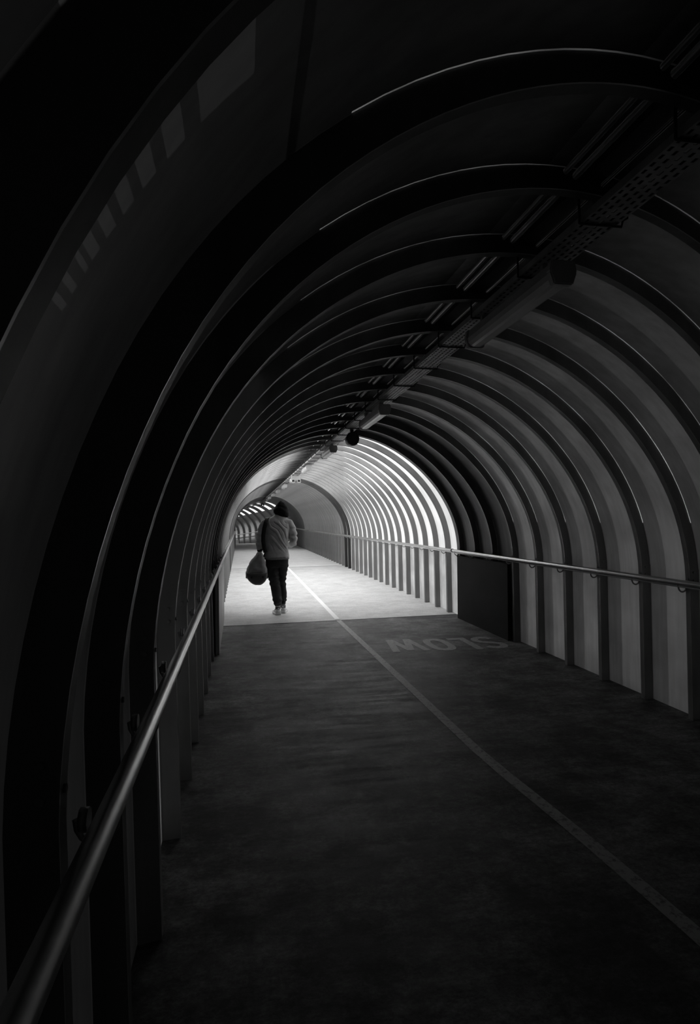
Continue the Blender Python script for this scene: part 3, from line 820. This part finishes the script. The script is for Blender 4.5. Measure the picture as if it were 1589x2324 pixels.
bm = bmesh.new()                                    # shoulder yoke seam and collar
loft(bm, [ell(.078, .10, 1.612, .080, .070, 24), ell(.086, .106, 1.645, .072, .064, 24), ell(.086, .106, 1.648, .060, .054, 24), ell(.080, .10, 1.615, .062, .056, 24)], cap=False)
obj('collar', bm, JACKET, jacket)
bm = bmesh.new()
loft(bm, [ell(.012, -.005, .898, .196, .122, 32, 2.3), ell(.012, -.005, .925, .202, .128, 32, 2.3)], cap=False)
obj('hem_band', bm, paint('hem_cloth', .20, .8, var=.2, scale=(60, 60, 20)), jacket)
bm = bmesh.new()
tube(bm, [(-.262, .018, 1.075), (-.263, .026, 1.03)], [.046, .036], 18); obj('cuff', bm, STRAPM, jacket)
bm = bmesh.new()
tube(bm, [(.232, .205, 1.128), (.215, .235, 1.13)], [.044, .036], 18); obj('cuff', bm, STRAPM, jacket)
# hood
bm = bmesh.new()
hr = [(1.585, .125, .080, .085, .085, .5), (1.615, .112, .115, .100, .105, .3), (1.655, .098, .134, .110, .125, .12), (1.70, .098, .128, .118, .130, 0), (1.745, .100, .110, .125, .122, 0), (1.785, .100, .082, .130, .10, 0), (1.82, .098, .050, .130, .075, 0), (1.850, .095, .016, .128, .03, 0)]
loft(bm, [ell(cx, yy, z, a, b, 28, 2.1, tilt=t * .2) for z, cx, a, yy, b, t in hr])
hood = baked('hood', bm, HOODM, man, .008, 3, lambda c, n: .006 * math.sin(34 * c.z + 14 * c.x + 2.5 * noise.noise(c * 7)) * (1 - sstep(1.74, 1.80, c.z)) + .003 * noise.noise(c * 16))
# trousers
bm = bmesh.new()
loft(bm, [ell(.016, 0, z, a, b, 32, 2.3) for z, a, b in ((.97, .17, .11), (.90, .182, .118), (.84, .185, .120), (.78, .182, .112))])
tube(bm, [(-.062, 0, .86), (-.056, .0, .75), (-.045, .005, .65), (-.030, .012, .535), (-.010, .002, .42), (.004, -.008, .33), (.016, -.014, .24), (.020, -.016, .19), (.022, -.018, .150), (.022, -.02, .118)],
     [.100, .098, .090, .082, .079, .078, .074, .068, .048, .036], 24)
tube(bm, [(.108, .0, .86), (.108, .02, .75), (.100, .05, .65), (.092, .085, .535), (.104, .085, .42), (.112, .09, .33), (.114, .10, .24), (.112, .112, .19), (.112, .13, .155), (.114, .148, .118)],
     [.088, .082, .074, .066, .064, .064, .058, .050, .040, .034], 24)
def tfold(c, n):
    d = .004 * noise.noise(c * 11)
    k = math.exp(-((c.z - .56) / .11) ** 2) + .9 * math.exp(-((c.z - .22) / .06) ** 2) + .5 * math.exp(-((c.z - .80) / .08) ** 2)
    d += .0075 * k * math.sin(75 * c.z + (22 if c.x > .05 else -18) * c.x + 3 * noise.noise(c * 6))
    return d
trs = baked('trousers', bm, TROUS, man, .008, 2, tfold)
# shoes
def shoe(hx, hy, hz, yaw, pitch):
    root = bpy.data.objects.new('shoe', None); COL.objects.link(root); root.parent = man
    root.location = (hx, hy, hz); root.rotation_euler = (pitch, 0, yaw); root.scale = (1.06, 1, 1.2); root.empty_display_size = .05
    bm = bmesh.new(); st = [(-.045, .034, .010), (-.035, .042, .004), (0, .043, .0), (.06, .040, .0), (.12, .048, .0), (.18, .050, .0), (.225, .040, .006), (.245, .018, .014)]
    rows = []
    for y, a, b in st:
        rows.append([Vector((a * c, y, zz)) for c, zz in ((-1, b + .004), (-.92, b), (0, b), (.92, b), (1, b + .004), (1.04, b + .018), (.98, .032 + (.006 if y > .2 else 0)), (0, .034), (-.98, .032 + (.006 if y > .2 else 0)), (-1.04, b + .018))])
    loft(bm, rows); so = obj('sole', bm, SOLE, root, True)
    bm = bmesh.new()
    st = [(-.046, .026, .085), (-.036, .036, .098), (-.01, .039, .098), (.03, .039, .096), (.07, .039, .085), (.12, .042, .062), (.17, .043, .052), (.215, .034, .045), (.238, .014, .036)]
    rows = []
    for y, a, h in st:
        rows.append([Vector((a * math.cos(t) * (1 - .22 * max(0, math.sin(t)) * (1 if h > .07 else .5)), y, .028 + max(0., math.sin(t)) ** .8 * (h - .028) if math.sin(t) > 0 else .026)) for t in [2*PI*i/20 for i in range(20)]])
    loft(bm, rows); obj('upper', bm, SHOE, root, True)
    bm = bmesh.new(); loft(bm, [ell(0, -.004, .078, .041, .046, 22, 2.2), ell(0, -.004, .105, .040, .046, 22, 2.2), ell(0, -.003, .118, .039, .044, 22, 2.2), ell(0, -.003, .118, .030, .035, 22, 2.2)]); obj('ankle_collar', bm, SHOED, root, True)
    bm = bmesh.new(); box(bm, -.014, .020, -.055, -.044, .088, .098); obj('heel_tab', bm, SOLE, root)
    bm = bmesh.new(); loft(bm, [ell(0, -.004, .117, .0405, .0455, 22, 2.2), ell(0, -.004, .124, .039, .044, 22, 2.2), ell(0, -.004, .124, .035, .040, 22, 2.2)], cap=False); obj('collar_edge', bm, SOLE, root, True)
    return root
shoe(.020, -.02, 0.0, math.radians(9), 0)
shoe(.116, .150, 0.0, math.radians(-12), 0)

# ------------------------------------------------------------------ his bag (held, so a thing of its own)
bag = thing('duffel_bag', 'grey duffel bag with dark rounded base hanging at the walking person\'s left side', 'bag', (MX, MY, 0))
sect = [(1.020, -.262, .028), (.985, -.268, .050), (.95, -.276, .070), (.90, -.288, .098), (.85, -.298, .123), (.80, -.305, .142), (.75, -.310, .156), (.70, -.313, .165), (.66, -.314, .166), (.62, -.312, .155), (.585, -.308, .135), (.555, -.304, .108), (.53, -.300, .075), (.515, -.298, .04)]
def sec_ring(y, s, zs, up=True, n=0):
    zc = .72
    L = [Vector((cx + (-w_ * s), y, zc + (z - zc) * zs)) for z, cx, w_ in sect]
    R = [Vector((cx + (w_ * s), y, zc + (z - zc) * zs)) for z, cx, w_ in reversed(sect)]
    return L + R
bm = bmesh.new()
loft(bm, [sec_ring(y, s, zs) for y, s, zs in ((-.265, .55, .62), (-.25, .78, .80), (-.225, .93, .93), (-.17, 1.0, 1.0), (-.05, 1.0, 1.0), (.08, 1.0, 1.0), (.17, .97, .97), (.22, .85, .85), (.24, .6, .6))])
def bfold(c, n):
    return .006 * math.sin(26 * c.x + 20 * c.z + 3.5 * noise.noise(c * 6)) * sstep(.70, .78, c.z) + .004 * noise.noise(c * 10)
bb = baked('bag_body', bm, BAGM, bag, .009, 3, bfold)
bm = bmesh.new()                                     # dark moulded end and base
low = [(z, cx, w_) for z, cx, w_ in sect if z <= .70]
def low_ring(y, s, zs):
    zc = .64
    pts = [(cx - w_ * s * 1.015, z) for z, cx, w_ in low] + [(cx + w_ * s * 1.015, z) for z, cx, w_ in reversed(low)]
    return [Vector((x, y, zc + (z - zc) * zs * 1.03)) for x, z in pts]
loft(bm, [low_ring(y, s, zs) for y, s, zs in ((-.287, .50, .50), (-.280, .72, .74), (-.262, .88, .90), (-.225, .97, 1.0), (-.17, 1.0, 1.02), (.0, 1.0, 1.02), (.17, .98, 1.0), (.225, .88, .9), (.25, .6, .6))])
baked('bag_base', bm, BAGD, bag, .009, 2, lambda c, n: .003 * noise.noise(c * 12))
for x in (-.40, -.225):
    bm = bmesh.new(); tube(bm, [(x, -.300, .642), (x, -.255, .642)], [(.015, .020), (.015, .020)], 14); obj('vent', bm, BLACKP, bag)
bm = bmesh.new(); box(bm, -.16, -.125, -.06, .06, .59, .66); bmesh.ops.bevel(bm, geom=bm.edges[:], offset=.012, segments=2, affect='EDGES'); obj('side_flap', bm, BAGD, bag)
bm = bmesh.new(); box(bm, -.487, -.458, -.10, .10, .60, .72); bmesh.ops.bevel(bm, geom=bm.edges[:], offset=.012, segments=2, affect='EDGES'); obj('side_flap', bm, BAGD, bag)
bm = bmesh.new()                                     # seam piping across the end
tube(bm, [(-.45 + .0, -.20, .70), (-.42, -.262, .708), (-.32, -.276, .714), (-.22, -.262, .708), (-.175, -.20, .70)], .005, 8); obj('piping', bm, BAGD, bag)
bm = bmesh.new()                                     # grab handle in the fist
tube(bm, [(-.262, -.06, .99), (-.262, -.045, 1.005), (-.258, .0, 1.012), (-.256, .05, 1.012), (-.262, .09, 1.0), (-.262, .10, .985)], .009, 8); obj('handle', bm, STRAPM, bag)
def flat_strap(pts, wd, th, nrm):
    bm = bmesh.new(); R = []
    for i, p in enumerate(pts):
        p = Vector(p); t = (Vector(pts[min(i+1, len(pts)-1)]) - Vector(pts[max(i-1, 0)])).normalized()
        nn = Vector(nrm[i] if isinstance(nrm, list) else nrm).normalized(); s = t.cross(nn).normalized(); nn = s.cross(t).normalized()
        R.append([p + s * wd/2 + nn * th/2, p - s * wd/2 + nn * th/2, p - s * wd/2 - nn * th/2, p + s * wd/2 - nn * th/2])
    loft(bm, R); return bm
sb = flat_strap([(-.175, -.135, 1.02), (-.195, -.142, 1.10), (-.208, -.142, 1.20), (-.205, -.138, 1.30), (-.190, -.122, 1.40), (-.165, -.085, 1.49), (-.142, -.02, 1.555), (-.125, .06, 1.578), (-.125, .14, 1.53), (-.15, .19, 1.40), (-.20, .19, 1.20), (-.25, .15, 1.02)],
                .066, .008, [(0,-1,0)]*3 + [(-.1,-1,.1), (-.2,-1,.3), (-.2,-.8,.7), (-.1,-.3,1), (0,.1,1), (0,.7,.6), (0,1,.1), (0,1,0), (0,1,0)])
obj('shoulder_strap', sb, STRAPM, bag)
bm = bmesh.new(); tube(bm, [(-.175, -.135, 1.03), (-.20, -.14, .96), (-.235, -.16, .90)], [.014, .012, .012], 10); obj('strap_end', bm, STRAPM, bag)
